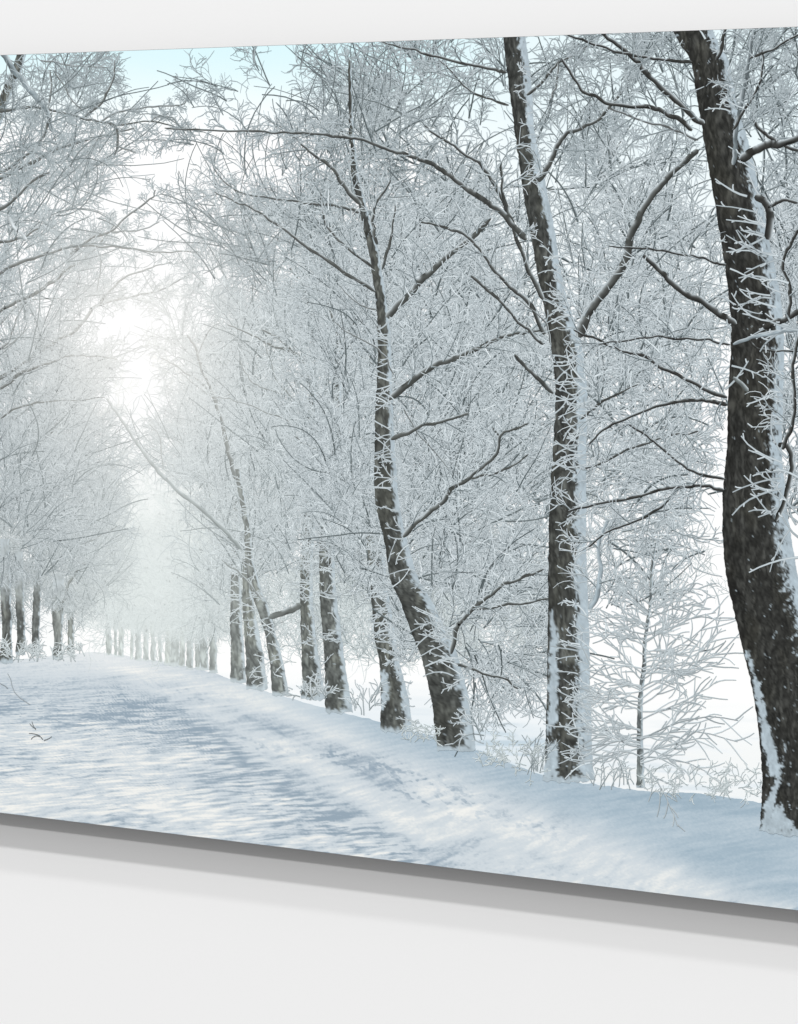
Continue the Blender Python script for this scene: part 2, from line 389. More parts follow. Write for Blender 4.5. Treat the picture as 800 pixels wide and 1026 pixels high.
def road_col(X, Y):
    top = road_y(X); dep = np.clip((Y-650)/200, .02, 2)
    ridge_y = np.interp(X, [60, 140, 200, 260, 320, 400, 470], [672, 690, 716, 757, 797, 853, 905])
    left = sstep(-8, 10, Y-ridge_y)
    wob = 6*(fbm(X/40, Y/30, 99, 3)-.5)
    flat = fbm(X/48+Y*.03, (Y-.13*X+wob)/(1.9+2.8*dep), 101, 3)       # wind ripples across the road
    flat2 = fbm(X/19+Y*.05, (Y-.15*X+wob)/(1.5+1.5*dep), 131, 2)
    drift = fbm(X/60, (Y-.46*X+wob*2)/(3+9*dep), 111, 4)               # drift lines running away from us
    drift2 = fbm(X/70, (Y-.17*X+wob)/(2.5+4*dep), 117, 4)
    fine = fbm(X/1.7, Y/1.2, 121, 2); soft = fbm(X/75, Y/26, 171, 3); crust = fbm(X/7+Y*.1, (Y-.3*X)/3.4, 141, 3)
    blueline = np.interp(X, [180, 300, 400, 500, 600, 700, 800, 980], [690, 722, 757, 795, 835, 880, 918, 990])
    R = sstep(16, -26, Y-blueline)*sstep(190, 330, X)
    T = .475+.26*(soft-.5)
    rp = 1-np.abs(2*fbm(X/42+Y*.03, (Y-.12*X+wob)/(2.6+4.2*dep), 201, 3)-1)
    rp2 = 1-np.abs(2*fbm(X/22+Y*.03, (Y-.14*X+wob)/(1.9+2.4*dep), 211, 3)-1)
    crisp = .36*(sstep(.55, .97, rp)-.45)+.30*(sstep(.55, .97, rp2)-.45)
    T = T-left*crisp*sstep(658, 720, Y)*(.55+.9*fbm(X/60, Y/25, 221, 2))+left*(.30*(flat-.5)+.30*(flat2-.5))*sstep(655, 720, Y)
    dr = 1-np.abs(2*fbm(X/36, (Y-.46*X+wob*2)/(4+6*dep), 231, 3)-1)
    T = T+(1-left)*((1-R)*(.50*(drift-.5)-.12*(sstep(.6, .97, dr)-.4))+.30*R*(drift2-.5)+.22*(flat2-.5))
    u = (X-92)/np.clip(Y-642, 8, 400)
    for uu, am in ((1.28, .16), (1.55, .10), (2.05, .12), (2.35, .08), (.55, .07)):   # tracks that run to the end of the avenue
        T = T-am*np.exp(-.5*((u-uu-.10*(fbm(Y/18, Y*0, int(uu*100), 3)-.5))/.035)**2)*sstep(662, 690, Y)*sstep(.36, .6, fbm(X/16, Y/9, 241, 3))
    patchy = .35+1.1*fbm(X/34, Y/11, 181, 3)
    T = T+.30*patchy*lane(X, Y, [(115, 667), (180, 679), (240, 699), (300, 722), (360, 742)], 6, 9)
    T = T+.22*lane(X, Y, [(140, 683), (230, 722), (300, 757), (360, 795), (430, 842)], 6, 11)*patchy
    T = T+.30*lane(X, Y, [(-120, 790), (0, 797), (60, 790), (140, 800), (250, 838)], 24, 16)
    T = T+.20*lane(X, Y, [(-120, 735), (0, 738), (100, 745), (180, 768)], 9, 12)
    T = T+.22*patchy*lane(X, Y, [(420, 800), (520, 836), (620, 868), (700, 893)], 16, 12)
    T = T-.13*lane(X, Y, [(-60, 714), (60, 713), (150, 706), (215, 732)], 10, 8)
    T = T-.14*lane(X, Y, [(-60, 690), (60, 688), (140, 684)], 8, 6)
    T = T-.17*lane(X, Y, [(170, 698), (240, 719), (300, 731), (360, 765), (430, 812)], 7, 12)
    T = T-.14*lane(X, Y, [(300, 800), (400, 845), (470, 872)], 16, 12)
    # the rippled shoulder of the track
    rip = sstep(.50, .60, fbm(X/24+Y*.02, (Y-.10*X+wob)/(1.5+3.4*dep), 151, 3))
    zone = lane(X, Y, [(120, 705), (200, 742), (260, 795), (330, 828), (410, 868)], 12, 22)
    T = T-.46*rip*zone+.13*zone
    lump = sstep(.56, .66, crust)*(lane(X, Y, [(250, 745), (330, 757), (400, 772), (480, 800)], 7, 8)+lane(X, Y, [(400, 792), (470, 815), (560, 835)], 8, 7)+.7*lane(X, Y, [(180, 692), (230, 704)], 6, 6)+.5*lane(X, Y, [(420, 850), (520, 872), (640, 890)], 10, 8))
    T = T-.26*lump+.22*(fine-.5)
    T = T-.10*lane(X, Y, [(580, 793), (680, 803), (750, 814)], 5, 5)+.10*lane(X, Y, [(620, 806), (720, 819), (830, 836)], 3, 3)
    c = mix((150, 167, 181), (207, 216, 222), sstep(.0, .50, T))
    c = mix(c, (242, 242, 238), sstep(.46, 1.0, T))
    b = mix((155, 177, 192), (192, 206, 216), sstep(.2, .85, T))
    b = mix(b, (200, 213, 221), sstep(420, 250, X))
    c = mix(c, b, R*.85)
    glow = np.exp(-.5*(((X-110)/70)**2+((Y-655)/12)**2))
    return mix(c, (250, 250, 248), glow*.5)
patch('printed_road', np.linspace(-200, 970, 1000), np.linspace(0, 1, 230), road_col, next_layer(), warp=road_warp)

# ------------------------------------------------------------------ the distant wood of the avenue
I = Ink(); zb = next_layer()
far = Tone(.95)
def mass(n, x0, x1, y0, y1, tone, w, lo, hi, origin, dens=None, **kw):
    x = rng.uniform(x0, x1, n); y = rng.uniform(y0, y1, n)
    if dens is not None:
        k = rng.random(n) < dens(x, y); x, y = x[k], y[k]
    r = np.stack([x, y], -1); a = np.arctan2(y-origin[1], x-origin[0])+rng.normal(0, .7, len(x))
    spray(I, r, a, rng.uniform(lo, hi, len(x)), tone, zb, w, **kw)
vista = lambda x, y: sstep(470, 560, y)*(1-.55*np.exp(-.5*(((x-97)/14)**2+((y-640)/14)**2)))
clump = lambda x, y: .25+.75*sstep(.40, .56, fbm(x/40, y/34, 71, 3))
mass(520, 85, 260, 455, 650, Tone(1.0), 1.0, 14, 34, (160, 760), vista, kids=(6, 4))
mass(560, 170, 420, 260, 640, Tone(.85), 1.3, 18, 44, (300, 800), lambda x, y: clump(x, y)*(.35+.65*sstep(160, 260, x+.25*(y-300)))*sstep(240, 400, y))
mass(520, 380, 740, 120, 610, Tone(.72, .97), 1.4, 20, 50, (520, 900), lambda x, y: clump(x, y)*(1-.7*sstep(590, 720, x))*sstep(150, 420, y))
mass(260, 395, 560, 540, 690, Tone(.7), 1.3, 16, 40, (440, 700), lambda x, y: sstep(680-.1*(x-400), 600, y))
mass(430, 270, 470, 575, 668, Tone(.78), 1.3, 14, 34, (360, 760), lambda x, y: sstep(690, 640, y))
mass(150, 470, 560, 590, 690, Tone(.6), 1.4, 14, 34, (470, 760), lambda x, y: sstep(705, 650, y))
mass(330, -40, 104, 520, 640, Tone(.55, .93), 1.3, 14, 34, (20, 800), lambda x, y: sstep(655, 600, y)*sstep(108, 80, x))
mass(420, -60, 120, 300, 590, Tone(.70, .92), 1.3, 16, 40, (-10, 760), lambda x, y: sstep(135, 70, x+.1*(y-450))*sstep(330, 460, y))
o = I.build('printed_far_wood', art); o['kind'] = 'stuff'; o['label'] = 'pale hazy mass of frosted twigs deep in the avenue'

# ------------------------------------------------------------------ far trees of both rows, seen as pale posts under one haze
def small_tree(x, w, yb, yt, d, lean=0, dim=1.0):
    e = node('printed_tree'); t = Tone(d); zb = next_layer()
    I = Ink(); trunk(I, [(yt, x-w*.42+lean, x+w*.42+lean), ((yt+yb)/2, x-w*.46+lean*.4, x+w*.46+lean*.4), (yb-4, x-w*.5, x+w*.5), (yb, x-w*.6, x+w*.62)], t, zb, (.8, .1), seed=int(x), fade=.9)
    I.build('trunk', e)
    I = Ink()
    n = int(16+w*1.2)
    cloud(I, t, zb+2e-6, x, yt-18, 10+w*1.4, 34, n, (x, yb), 12, 30, 1.1+.03*w, kids=(6, 4))
    cloud(I, t, zb+2e-6, x, yt+8, 5+w, 10, n//2, (x, yt-20), 8, 18, 1.0, kids=(5, 3))
    I.build('crown', e)
for x, w, yb, d in ((109, 4.5, 657, 1.0), (116, 3.5, 658, 1.0), (122, 5, 659, 1.0), (133, 4, 661, 1.0), (139, 5, 662, .97), (146, 5, 663, .95), (154, 5.5, 664, .95),
                    (161, 3.5, 665, .95), (168, 5, 667, .92), (175, 5.5, 668, .9), (182, 5, 669, .9), (190, 5.5, 670, .86), (198, 5, 671, .85), (205, 5.5, 672, .82), (213, 7, 674, .74)):
    small_tree(x+rng.uniform(-1, 1), w*rng.uniform(.8, 1.7), yb+rng.uniform(-1, .5), yb-60+rng.uniform(-16, 10), d-.1, rng.uniform(-3, 3))

# ================================================================== left row
def left_tree(rows, d, label, cl, limbs=()):
    e = node('printed_tree', label); t = Tone(d, .94); zb = next_layer()
    I = Ink(); trunk(I, rows, t, zb, (.86, .1), seed=int(rows[0][1])+50, flecks=.4, fade=1.0); I.build('trunk', e)
    I = Ink(); zc = next_layer()
    for c in cl: cloud(I, t, zc, *c[:9], **(c[9] if len(c) > 9 else {}))
    for L in limbs: limb(I, L[0], L[1], L[2], t, zc, **(L[3] if len(L) > 3 else {}))
    I.build('crown', e)
left_tree([(585, 68.5, 73), (612, 68, 74), (640, 68, 74.5), (655, 67.5, 75)], .55, None,
          [(92, 550, 28, 56, 50, (70, 680), 14, 36, 1.2), (72, 602, 12, 12, 12, (72, 570), 8, 16, 1.1)])
left_tree([(575, 54, 64), (598, 52, 65), (612, 52, 64), (640, 54, 62), (661, 53, 63)], .42, None,
          [(74, 520, 38, 64, 64, (55, 700), 16, 42, 1.25), (57, 592, 14, 10, 14, (57, 560), 8, 16, 1.1)],
          [([(62, 605), (70, 585), (86, 560)], 4, 1.5)])
left_tree([(545, 35, 41), (590, 33.5, 41), (620, 32.5, 40), (656, 31, 39)], .30, None,
          [(62, 500, 48, 90, 80, (30, 720), 18, 48, 1.35), (42, 563, 16, 12, 14, (40, 530), 8, 18, 1.2)],
          [([(38, 530), (55, 522), (70, 512)], 2, 1, dict(shoots=.6)), ([(0, 512), (22, 508), (30, 503)], 1.6, 1), ([(82, 545), (100, 537), (120, 526)], 1.6, .8, dict(shoots=.5))])
left_tree([(552, 15, 23), (600, 15.5, 24), (630, 17, 25.5), (656, 16, 26)], .26, None,
          [(30, 455, 48, 95, 80, (5, 740), 18, 50, 1.4), (18, 566, 12, 12, 14, (18, 530), 8, 18, 1.2)],
          [([(0, 487), (25, 483), (50, 478), (75, 465)], 2.4, 1, dict(shoots=.8)), ([(10, 425), (40, 400), (60, 380)], 2.2, 1, dict(shoots=.6)),
           ([(35, 450), (48, 435), (60, 420), (75, 405)], 3.5, 1.5, dict(shoots=.6))])
# the near tree of the left row, whose trunk foot stands at the picture's left side, and the one outside it that arches over the road
left_tree([(540, 0, 9), (600, 1, 11), (640, 2, 12), (664, -2, 13)], .20, 'frosted tree at the left with long limbs reaching towards the sun glare',
          [(20, 440, 66, 120, 80, (-60, 640), 20, 56, 1.5), (10, 300, 60, 70, 40, (-80, 480), 20, 56, 1.5), (60, 370, 45, 40, 24, (-40, 460), 16, 44, 1.3),
           (70, 300, 40, 35, 14, (-40, 420), 14, 40, 1.2), (6, 562, 14, 12, 14, (6, 520), 8, 20, 1.3)],
          [([(-40, 335), (0, 312), (25, 298), (50, 285), (65, 270), (90, 255), (115, 225)], 4.5, 1.5, dict(shoots=1.2, sl=(10, 30), sw=1.4)),
           ([(-30, 400), (20, 365), (50, 345), (75, 330), (95, 308), (108, 303), (135, 297), (160, 290), (190, 275)], 4.5, 1.2, dict(shoots=1.0, sl=(8, 26), sw=1.2)),
           ([(100, 306), (108, 292), (125, 278), (150, 268), (172, 262)], 2.6, 1, dict(shoots=1.0, sl=(8, 22), sw=1.1)),
           ([(-30, 402), (0, 388), (25, 372), (50, 362), (70, 355), (95, 357), (118, 360)], 4.5, 1, dict(shoots=1.0, sl=(8, 26), sw=1.2)),
           ([(-20, 425), (0, 418), (30, 405), (60, 402), (105, 398)], 3, 1, dict(shoots=.8, sl=(8, 24), sw=1.2)),
           ([(-20, 365), (5, 345), (15, 325), (28, 300)], 2.5, 1), ([(-10, 330), (0, 325), (30, 300), (75, 300), (76, 292)], 2, 1),
           ([(-10, 352), (10, 345), (28, 328)], 2.2, 1), ([(40, 345), (52, 350), (55, 362)], 1.4, .8)])
e = node('printed_tree', 'near frosted tree arching in from the upper left corner'); t = Tone(.14, 1.0, .5); zb = next_layer()
I = Ink(); trunk(I, [(30, 24, 33), (70, 12, 22), (110, -6, 6), (200, -40, -20), (400, -75, -40), (690, -90, -45)], t, zb, (.8, .1), seed=91); I.build('trunk', e)
I = Ink(); zc = next_layer()
cloud(I, t, zc, 35, 150, 70, 85, 50, (-60, 300), 20, 52, 1.6, spread=.6)
cloud(I, t, zc, 15, 240, 60, 60, 26, (-70, 380), 20, 50, 1.6)
cloud(I, t, zc, 60, 195, 46, 45, 12, (-50, 300), 16, 42, 1.4)
cloud(I, t, zc, 75, 85, 36, 33, 14, (20, 200), 16, 38, 1.4)
for L in (([(-30, 112), (0, 110), (25, 108), (45, 108), (65, 113), (95, 120), (115, 124), (150, 122), (188, 131)], 3.6, 1.2, dict(shoots=.9, sl=(10, 26), sw=1.5)),
          ([(2, 45), (8, 60), (25, 82), (45, 108), (53, 132)], 6, 5, dict(col=(138, 152, 158), shoots=.5, sw=1.8)),
          ([(-30, 190), (0, 177), (30, 163), (55, 150), (85, 140), (115, 133), (135, 128)], 5.5, 1.6, dict(shoots=1, sl=(12, 34), sw=1.6)),
          ([(85, 117), (105, 98), (113, 82), (115, 60)], 3, 1.3, dict(shoots=1.4, sl=(8, 20), sw=1.4)),
          ([(100, 122), (120, 112), (145, 107), (172, 106), (186, 102), (187, 88)], 2.4, 1.2, dict(shoots=1, sl=(6, 16), sw=1.4)),
          ([(108, 122), (118, 132), (118, 145), (115, 156)], 2.6, 2), ([(118, 146), (128, 150), (137, 153)], 2.2, 1.8),
          ([(150, 122), (160, 115), (172, 118), (182, 128), (204, 132)], 2, 1.3, dict(shoots=1.0, sl=(6, 14), sw=1.4)),
          ([(-20, 290), (0, 272), (30, 260), (55, 251), (80, 247), (110, 247), (150, 252), (205, 252)], 4.5, 1.1, dict(shoots=1.0, sl=(10, 26), sw=1.3)),
          ([(98, 248), (100, 268), (97, 292)], 1.8, 1.2, dict(shoots=.8, sl=(5, 14), sw=1.1)),
          ([(-20, 248), (0, 242), (20, 238), (40, 228)], 4, 2, dict(shoots=.8)), ([(70, 255), (90, 240), (110, 232), (130, 215), (150, 200), (156, 190)], 3, 1.3, dict(shoots=1, sl=(8, 20), sw=1.4)),
          ([(110, 232), (135, 232), (160, 222)], 2, 1.2, dict(shoots=1, sl=(8, 18), sw=1.3)),
          ([(-10, 215), (15, 198), (32, 183), (50, 172)], 4, 2, dict(shoots=.6)), ([(-10, 178), (20, 160), (40, 140), (52, 112)], 4, 2.4, dict(shoots=.6)),
          ([(40, 60), (75, 66), (110, 68)], 2, 1.2, dict(shoots=.8)), ([(50, 70), (50, 95), (48, 108)], 2.4, 1.8, dict(shoots=.5)),
          ([(55, 72), (70, 95), (85, 112)], 2, 1.4, dict(shoots=.7)), ([(8, 215), (14, 225), (20, 232), (27, 240)], 4, 3, dict(col=(205, 214, 218)))):
    limb(I, L[0], L[1], L[2], t, zc, **(L[3] if len(L) > 3 else {}))
I.build('crown', e)

# ================================================================== right row, far to near
def right_tree(label, rows, d, crown, limbs=(), snow=(.74, .1), snow_l=0., frost=(), seed=1, flecks=.5, patches=(), tone=None, zk=None, mounds=()):
    e = node('printed_tree', label); t = Tone(d); zk = zk or next_layer(); zb = next_layer(); zc = next_layer()
    t = tone or t
    I = Ink(); trunk(I, rows, t, zb, snow, snow_l, seed, flecks=flecks, patches=patches)
    I.build('trunk', e)
    I = Ink()
    for c in crown:
        kw = dict(c[9]) if len(c) > 9 else {}
        front = kw.pop('front', False)
        cloud(I, t, zc if front else zk, *c[:9], **kw)
    for L in limbs:
        kw = dict(L[3]) if len(L) > 3 else {}
        kw.pop('front', 0); limb(I, L[0], L[1], L[2], t, zc, **kw)
    for f in frost: frost_on(I, rows, t, zc, *f[:-1], **f[-1])
    I.build('crown', e)

right_tree(None, [(500, 233, 240), (560, 232, 240), (620, 231, 242.5), (660, 231.5, 245), (684, 231, 247)], .42,
           [(232, 520, 44, 90, 80, (235, 690), 18, 46, 1.35), (215, 440, 45, 60, 55, (235, 600), 18, 46, 1.3)],
           frost=((16, 545, 625, dict(ln=(8, 18), w=1.6)), (14, 545, 625, dict(side=-1, ln=(6, 14), w=1.6))), snow=(.8, .1), seed=5)
right_tree(None, [(560, 243, 252), (590, 243, 253), (620, 244, 257), (650, 246, 263), (691, 247, 269)], .36,
           [(262, 500, 40, 90, 66, (252, 680), 18, 46, 1.4), (258, 560, 22, 30, 20, (255, 640), 12, 30, 1.4)],
           frost=((18, 560, 690, dict(ln=(8, 20), w=1.7)),), snow=(.78, .14), seed=6)
right_tree('leaning frosted tree sending one long bare limb up towards the sun', [(470, 234, 240), (500, 240, 246), (530, 245, 251), (560, 246, 254), (590, 251, 262), (605, 256, 268), (630, 264, 275), (660, 270, 283), (697, 273, 290)], .34,
           [(235, 430, 52, 80, 66, (245, 600), 18, 46, 1.4), (285, 480, 46, 80, 60, (255, 640), 18, 48, 1.4), (205, 335, 42, 66, 30, (235, 500), 16, 42, 1.25),
            (190, 470, 36, 60, 34, (245, 570), 14, 38, 1.15)],
           [([(243, 552), (222, 530), (190, 500), (165, 478), (148, 458), (130, 432), (116, 412), (107, 399)], 4.6, 2.2, dict(col=(128, 138, 138), snow=True, front=True)),
            ([(164, 470), (163, 452), (158, 435), (150, 425)], 1.8, 1, dict(shoots=.8, sl=(8, 18), sw=1.1)),
            ([(236, 480), (228, 445), (215, 402), (205, 375), (196, 350), (188, 335)], 4.4, 2.4, dict(shoots=.7, sl=(12, 36), sw=1.3, front=True)),
            ([(212, 392), (195, 378), (178, 368), (160, 358)], 2.6, 1.2, dict(shoots=.7, sl=(8, 22), sw=1.2)),
            ([(232, 395), (212, 395), (180, 372)], 1.6, 1, dict(shoots=.4)), ([(198, 355), (210, 330), (225, 322)], 2, 1.2, dict(shoots=.8, sl=(8, 24), sw=1.2)),
            ([(262, 600), (240, 575), (222, 560)], 2, 1)],
           frost=((20, 470, 640, dict(ln=(8, 20), w=1.7)), (8, 640, 697, dict(ln=(6, 12), w=1.6)), (14, 470, 600, dict(side=-1, ln=(6, 14), w=1.6))), snow=(.80, .12), seed=7)
right_tree(None, [(390, 310, 317), (450, 309, 318), (520, 305, 316), (585, 301, 313), (640, 302, 317), (680, 303, 323), (701, 302, 327)], .30,
           [(300, 400, 60, 90, 90, (312, 620), 20, 54, 1.5), (285, 300, 60, 70, 46, (312, 520), 20, 52, 1.4), (308, 520, 34, 66, 26, (312, 640), 14, 40, 1.5, dict(front=True))],
           [([(302, 606), (288, 612), (270, 619)], 7, 5, dict(front=True)), ([(312, 392), (302, 360), (290, 348), (278, 338), (262, 330)], 4, 1.8, dict(shoots=.7)),
            ([(305, 368), (292, 352), (270, 345), (245, 332), (228, 325)], 3.2, 1.2, dict(shoots=.6)), ([(318, 360), (312, 320), (305, 290), (290, 268)], 3.4, 1.6, dict(shoots=.8)),
            ([(300, 405), (280, 385), (270, 355), (266, 340)], 2, 1), ([(285, 395), (260, 388), (248, 375), (240, 360)], 2, 1), ([(330, 455), (300, 440), (285, 420), (240, 402), (215, 398)], 2, 1)],
           frost=((14, 585, 640, dict(ln=(8, 20), w=1.9)), (12, 640, 700, dict(ln=(6, 12), w=1.7)), (40, 400, 585, dict(ln=(8, 20), w=1.8))), snow=(.76, .12), seed=8)
right_tree(None, [(330, 337, 344), (400, 334, 342), (460, 330, 341), (520, 322, 336), (560, 320, 335), (600, 321, 338), (640, 324, 343), (680, 326, 348), (714, 326, 354)], .24,
           [(345, 430, 50, 110, 110, (335, 640), 20, 54, 1.6), (330, 300, 60, 80, 60, (340, 520), 20, 52, 1.5), (352, 560, 30, 50, 40, (330, 640), 14, 40, 1.6), (330, 480, 26, 80, 30, (335, 640), 14, 36, 1.6, dict(front=True))],
           [([(340, 350), (332, 310), (326, 285), (318, 270)], 4, 2, dict(shoots=.7)), ([(342, 350), (355, 320), (372, 300)], 3.4, 1.6, dict(shoots=.6)),
            ([(375, 365), (355, 352), (345, 335), (330, 325)], 2, 1), ([(326, 453), (308, 445), (295, 437)], 2.8, 1.6)],
           frost=((18, 560, 650, dict(ln=(8, 22), w=2.0)), (8, 560, 700, dict(side=-1, ln=(8, 18), w=1.8)), (34, 350, 560, dict(ln=(8, 20), w=1.9))), snow=(.76, .12), seed=9)
right_tree('short-looking trunk crossed by white rimed shoots just behind the curved tree', [(505, 366, 379), (545, 368, 385), (580, 371, 387), (610, 373, 392), (640, 376, 397), (670, 381, 402), (700, 382, 410), (733, 381, 414)], .14,
           [(400, 540, 60, 80, 60, (380, 680), 20, 54, 1.7), (365, 520, 40, 60, 40, (380, 680), 16, 44, 1.7), (410, 620, 22, 36, 18, (390, 700), 14, 36, 1.7), (374, 530, 16, 34, 30, (382, 640), 12, 30, 1.9, dict(front=True)), (374, 566, 12, 14, 10, (378, 500), 10, 22, 1.9, dict(front=True))],
           frost=((46, 570, 670, dict(ln=(10, 24), w=2.1)), (16, 570, 670, dict(side=-1, ln=(8, 20), w=2.0)), (10, 670, 730, dict(ln=(6, 14), w=1.8))), snow=(.75, .14), seed=10, patches=([(672, 381, 387), (690, 382, 391), (704, 382, 387), (714, 381.5, 383)],))
Z_NEAR = next_layer(); Z_POST = next_layer()                # the farthest twigs of the two nearest crowns
CURVED = [(60, 349, 352), (130, 350, 354.5), (150, 351.5, 356.5), (180, 353, 360.5), (200, 358, 366), (230, 365, 374), (260, 371, 381), (300, 376.5, 387), (330, 378.5, 391), (380, 378, 393), (430, 376, 395),
          (500, 376, 400), (540, 385, 408), (580, 391, 420), (600, 400, 432), (640, 415, 451), (660, 423, 460), (700, 432, 470), (752, 439, 477)]
right_tree('frosted tree with a curved trunk bowing outwards near the road', CURVED, .10,
           [(300, 215, 85, 80, 62, (372, 420), 20, 54, 1.5, dict(frosty=.6, lines=.6)), (240, 240, 50, 60, 24, (372, 400), 18, 46, 1.3, dict(frosty=.4, lines=.6)), (290, 100, 80, 40, 34, (365, 260), 18, 46, 1.5, dict(frosty=.5, lines=.6)), (215, 125, 36, 46, 12, (350, 250), 16, 36, 1.3, dict(frosty=.3, lines=.5)),
            (390, 180, 70, 90, 72, (375, 420), 20, 56, 1.8), (430, 330, 70, 110, 125, (385, 560), 22, 58, 1.9), (480, 440, 80, 100, 130, (395, 620), 22, 58, 1.9), (430, 520, 50, 70, 60, (400, 660), 20, 52, 2.0),
            (350, 330, 40, 90, 60, (385, 560), 20, 52, 1.7), (345, 450, 30, 80, 46, (385, 620), 18, 48, 1.7), (500, 620, 60, 55, 46, (445, 640), 22, 56, 2.2), (490, 665, 45, 26, 20, (450, 620), 18, 44, 2.2), (415, 640, 26, 26, 10, (440, 660), 14, 34, 2.0)],
           [([(362, 205), (345, 185), (330, 165), (310, 150), (290, 133)], 5, 1.8, dict(shoots=.7)),
            ([(360, 213), (345, 207), (310, 203), (270, 198), (235, 190), (214, 168)], 3.6, 1.2, dict(shoots=.7, sl=(10, 30), sw=1.5)),
            ([(376, 292), (340, 270), (300, 240), (270, 220), (245, 205), (215, 192)], 4, 1.3, dict(shoots=.8, sl=(12, 36), sw=1.5)),
            ([(374, 268), (350, 250), (330, 230), (322, 205), (322, 190)], 3, 1.3, dict(shoots=.6)),
            ([(388, 318), (415, 290), (440, 265), (470, 240), (492, 217)], 7.5, 4.5, dict(shoots=1.0, front=True)),
            ([(390, 400), (425, 373), (450, 361), (485, 347), (505, 336), (525, 333), (548, 331)], 7, 2.5, dict(shoots=1.0, front=True)),
            ([(392, 440), (420, 428), (440, 422), (470, 414)], 4.5, 2.5, dict(shoots=.5)),
            ([(404, 538), (422, 520), (440, 505), (455, 490), (475, 475), (498, 456), (501, 436), (515, 430), (530, 424)], 5.5, 2.2, dict(shoots=1.0, front=True)),
            ([(501, 437), (494, 428)], 3, 2), ([(470, 480), (500, 474), (530, 455)], 3, 1.5, dict(shoots=.6)),
            ([(378, 245), (374, 222), (378, 205), (392, 180)], 4, 2, dict(shoots=.7)), ([(383, 270), (392, 240), (396, 205)], 3.5, 1.6, dict(shoots=.6)),
            ([(395, 375), (380, 350), (352, 335), (335, 322)], 2, 1, dict(front=True)), ([(378, 310), (360, 305), (340, 285)], 2, 1),
            ([(452, 655), (458, 628), (462, 622), (480, 605), (500, 590), (520, 580), (545, 570)], 5.5, 2.5, dict(shoots=.6, sw=2.2)), ([(478, 611), (510, 606), (545, 600), (575, 596)], 3, 1.6, dict(shoots=.8, sw=2.2)),
            ([(455, 665), (480, 672), (505, 680), (520, 690)], 3, 2, dict(shoots=1, sl=(12, 28), sw=2.3)), ([(405, 410), (425, 440), (450, 470)], 1.8, 1)],
           frost=((34, 330, 500, dict(ln=(12, 32), w=2.0)), (12, 520, 600, dict(ln=(10, 24), w=2.1)), (26, 620, 690, dict(ln=(14, 36), w=2.3, up=.3)), (14, 330, 600, dict(side=-1, ln=(10, 24), w=2.0)), (12, 700, 750, dict(ln=(4, 10), w=2.0))),
           snow=(.75, .15), seed=12, flecks=.8)

